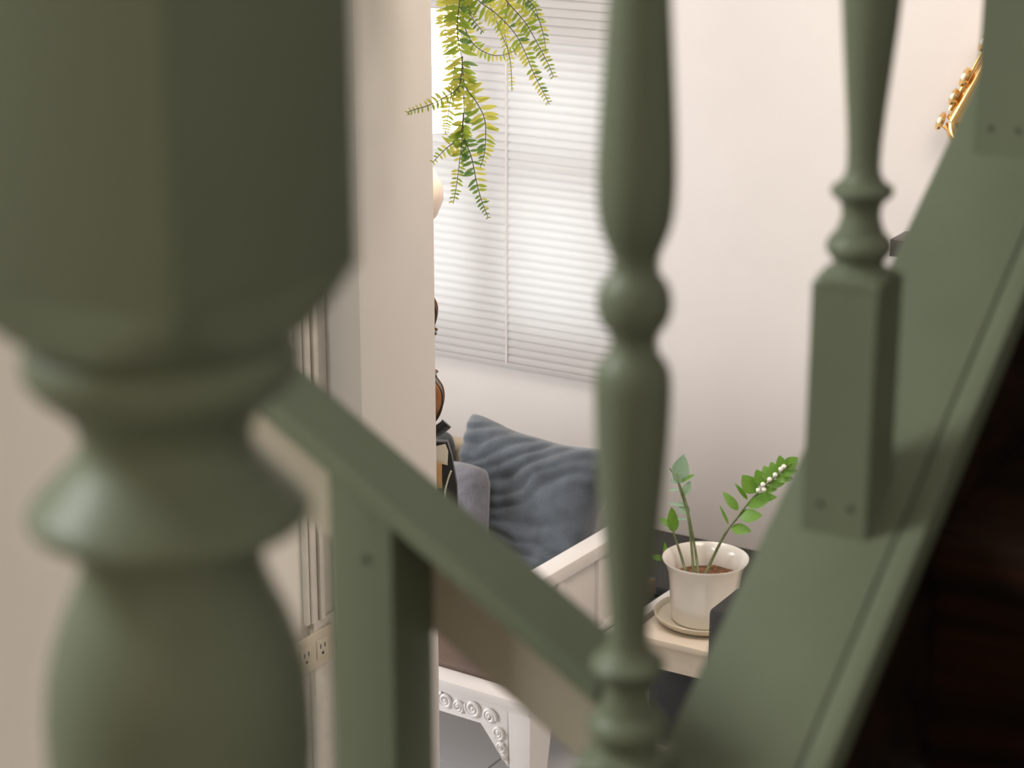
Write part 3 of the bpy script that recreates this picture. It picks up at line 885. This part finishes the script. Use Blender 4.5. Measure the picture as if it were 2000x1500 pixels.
# centre line placed so that the tube's upper left edge shows over the stringer
bm = B(); tube(bm, [sp(SL * k / 20, -0.012, 0) for k in range(21)], 0.026, 20, 0.013); obj('body_tube', bm, 'gold', sxp)
bm = B(); tube(bm, smooth_pts([sp(0.0, -0.012), sp(-0.02, -0.03), sp(-0.03, -0.07), sp(-0.02, -0.105), sp(0.02, -0.115)], 5), 0.027, 16, 0.034); obj('bow', bm, 'gold', sxp)
bm = B()
P = smooth_pts([sp(0.02, -0.115), sp(0.12, -0.12), sp(0.2, -0.13), sp(0.26, -0.15)], 5)
for k in range(len(P) - 1):
    pass
tube(bm, P[:11], 0.034, 20, 0.045); tube(bm, P[10:], 0.045, 20, 0.065); obj('bell', bm, 'gold', sxp)
bm = B(); tube(bm, smooth_pts([sp(SL, -0.012), sp(SL + 0.05, -0.01), sp(SL + 0.08, 0.03), sp(SL + 0.07, 0.09), sp(SL + 0.05, 0.13)], 5), 0.012, 12, 0.008); obj('neck', bm, 'gold', sxp)
bm = B(); tube(bm, [sp(SL + 0.055, 0.12), sp(SL + 0.02, 0.2)], 0.011, 12, 0.006); obj('mouthpiece', bm, 'ebony', sxp)
bm = B(); tube(bm, [sp(0.02, 0.014, 0.012), sp(SL * 0.93, 0.008, 0.012)], 0.0042, 8); obj('key_rod', bm, 'gold', sxp)


def along_px(px, py):
    p = on(px, py, 1, SY) - a0
    return p.dot(ud), p.dot(vd)


for px, py, r in ((1888, 150, 0.025), (1866, 188, 0.022), (1842, 236, 0.024), (1932, 85, 0.025)):
    u, v = along_px(px, py)
    v = max(v, 0.02)
    bm = B()
    prof = [(0.0, 0.0), (0.0, r * 0.8), (0.003, r), (0.009, r), (0.0105, r * 0.85), (0.008, r * 0.7), (0.008, 0.0)]
    lathe(bm, prof, n=24, cap=False)
    axis = (vd * 0.9 + nd * 0.45).normalized()
    xx = ud; yy = axis.cross(xx).normalized(); xx = yy.cross(axis)
    mt = Matrix.Translation(sp(u, v - 0.004, 0.008)) @ Matrix((xx, yy, axis)).transposed().to_4x4()
    bm.transform(mt); bmesh.ops.remove_doubles(bm, verts=bm.verts[:], dist=1e-5)
    k = obj('key_cup', bm, 'gold', sxp)
    bm = B(); bmesh.ops.create_uvsphere(bm, u_segments=14, v_segments=8, radius=r * 0.42); bm.transform(mt @ Matrix.Translation((0, 0, 0.009)) @ Matrix.Diagonal((1, 1, 0.6, 1)))
    obj('key_pearl', bm, 'pearl', k)
    bm = B(); tube(bm, [sp(u - 0.012, -0.005, 0.01), sp(u - 0.006, v * 0.6, 0.014), sp(u, v - 0.004, 0.010)], 0.003, 6); obj('key_arm', bm, 'gold', sxp)

# ================================================================== hanging fern
FY = 3.24
fb = on(955, -120, 1, FY)
fe = thing('hanging_fern', 'trailing yellow-green fern hanging in front of the blind beside the pillar', 'fern', fb)
O = Vector(fb)
bm = B(); lathe(bm, [(0.10, 0.06), (0.11, 0.09), (0.16, 0.125), (0.24, 0.14), (0.245, 0.135), (0.235, 0.13), (0.2, 0.12), (0.19, 0.0)], n=32, cap=False); obj('basket', bm, 'basket', fe)
for k in range(3):
    a = R(120 * k + 20)
    bm = B(); tube(bm, [(0.136 * math.cos(a), 0.136 * math.sin(a), 0.243), (0, 0, 0.75)], 0.002, 6); obj('cord', bm, 'cord', fe)
bm = B(); tube(bm, [(0, 0, 0.75), (0, 0, ZC - fb.z)], 0.0025, 6); obj('hanging_cord', bm, 'cord', fe)

FL = {'g': leaf_mesh('leaflet', 'fern1', 0.17, 0.2), 'y': leaf_mesh('leaflet', 'fern2', 0.17, 0.2), 'd': leaf_mesh('leaflet', 'fern3', 0.18, 0.2)}
# (points, leaflet length in px of the photograph at start, kinds, share of leaflets on both sides, depth offset)
fronds = [
    ([(905, -110), (901, -40), (898, 0), (893, 59), (903, 126), (906, 205), (903, 264), (893, 352), (885, 398)], 31, 'gyyg', 'gdg', 0.0),
    ([(915, -110), (922, -30), (934, 0), (968, 26), (1003, 62), (1023, 97), (1044, 147), (1062, 182), (1073, 204)], 28, 'gyy', 'gyd', -0.03),
    ([(960, -110), (975, -30), (988, 0), (1026, 44), (1056, 97), (1072, 128), (1081, 150)], 28, 'gy', 'gyg', -0.05),
    ([(906, -110), (904, -20), (906, 44), (924, 85), (956, 106), (985, 107), (1012, 96)], 26, 'gyy', 'yg', 0.03),
    ([(903, 110), (897, 167), (868, 190), (839, 205), (810, 214), (797, 219), (799, 224)], 17, 'y', 'yg', -0.075),
    ([(904, 130), (908, 167), (932, 202), (947, 235), (948, 279), (945, 305), (938, 327)], 27, 'ydg', 'yyg', -0.02),
    ([(904, 240), (908, 273), (921, 308), (932, 361), (942, 395), (954, 426)], 20, 'dd', 'dgy', 0.01),
    ([(905, 220), (898, 264), (868, 293), (845, 317)], 22, 'gy', 'yg', 0.0),
    ([(890, -110), (880, -30), (875, 0), (868, 44), (877, 103), (883, 147)], 26, 'y', 'yy', 0.05),
    ([(985, -110), (992, -30), (991, 15), (985, 59), (997, 123), (1000, 178)], 18, 'y', 'yy', 0.06),
    ([(890, 120), (880, 191), (873, 240), (870, 262)], 20, 'y', 'yg', 0.05),
    ([(1000, -110), (1012, -30), (1022, 0), (1048, 30), (1062, 70), (1066, 100)], 26, 'gg', 'gdy', 0.0),
    ([(935, -110), (945, -30), (954, 0), (973, 50), (990, 92)], 24, 'gy', 'yy', 0.04),
    ([(915, -110), (912, -30), (914, 5), (922, 35), (945, 64)], 26, 'dg', 'gy', -0.03),
    ([(975, -110), (1000, -40), (1020, -10), (1045, 15), (1052, 40)], 26, 'gd', 'gg', -0.04),
    ([(895, -110), (892, -30), (886, 20), (890, 90), (900, 140)], 26, 'y', 'yyg', 0.03),
]
cand = []
for fi, (pts, L0, ka, kb, dy) in enumerate(fronds):
    P = [on(x, y, 1, FY + dy * min(1, 0.4 + 0.6 * i / (len(pts) - 1))) - O for i, (x, y) in enumerate(pts)]
    if pts[0][1] < -50:
        P.insert(0, Vector((P[0].x * 0.5, P[0].y * 0.5, 0.20)))
    S = smooth_pts(P, 10)
    bm = B(); tube(bm, S, 0.0013, 5, 0.0006)
    fr = obj('frond', bm, 'fstem', fe)
    # walk along
    tot = sum((S[i + 1] - S[i]).length for i in range(len(S) - 1))
    pos, acc, i, step = 0.0, 0.0, 0, 0.0100
    side = 1
    nxt = 0.012
    for i in range(len(S) - 1):
        seg = (S[i + 1] - S[i])
        while nxt <= acc + seg.length:
            t = (nxt - acc) / seg.length
            p = S[i].lerp(S[i + 1], t)
            f = nxt / tot
            if p.z < 0.115:
                Ln = L0 * 0.00110 * (1 - 0.72 * max(0, (f - 0.55) / 0.45)) * random.uniform(0.82, 1.1)
                d = seg.normalized()
                n = Vector((0.515, -0.857, 0)) + Vector((random.uniform(-.5, .5), random.uniform(-.5, .5), random.uniform(-.2, .6)))
                for s in (1, -1):
                    if random.random() < 0.08:
                        continue
                    lat = d.cross(Vector((0.515, -0.857, 0.25))).normalized() * s
                    droop = Vector((0, 0, -1)) * random.uniform(-0.1, 0.35)
                    dr = (lat + d * random.uniform(0.1, 0.45) + droop + Vector((0.515, -0.857, 0)) * random.uniform(-0.45, 0.45)).normalized()
                    kk = random.choice(ka if s > 0 else kb)
                    cand.append((Ln, fr, p.copy(), p + dr * Ln, n, kk))
            nxt += step * random.uniform(0.85, 1.15) * (1.0 if f < 0.75 else 0.72)
        acc += seg.length
order = sorted(range(len(cand)), key=lambda i: -cand[i][0] - (1 if cand[i][2].z + fb.z < 2.2 else 0))
keep = set(order[:290])
restb = {k: B() for k in FL}
for i, (Ln, fr, a, b, n, kk) in enumerate(cand):
    if i in keep:
        place_leaf(FL[kk], 'leaflet', fr, a, b, n, random.uniform(0.6, 1.0))
    else:
        x = (b - a).normalized(); z = (n - x * n.dot(x)).normalized(); y = z.cross(x)
        tmp = B(); tmp.from_mesh(FL[kk])
        tmp.transform(Matrix.Translation(a) @ Matrix((x, y, z)).transposed().to_4x4() @ Matrix.Diagonal((Ln, Ln, Ln, 1)))
        me_t = bpy.data.meshes.new('t'); tmp.to_mesh(me_t); tmp.free(); restb[kk].from_mesh(me_t); bpy.data.meshes.remove(me_t)
for kk, nm in (('g', 'fern1'), ('y', 'fern2'), ('d', 'fern3')):
    if len(restb[kk].verts):
        o = obj('small_leaflets', restb[kk], nm, fe, 180)
        o['kind'] = 'stuff'
print('fern leaflets', len(cand))
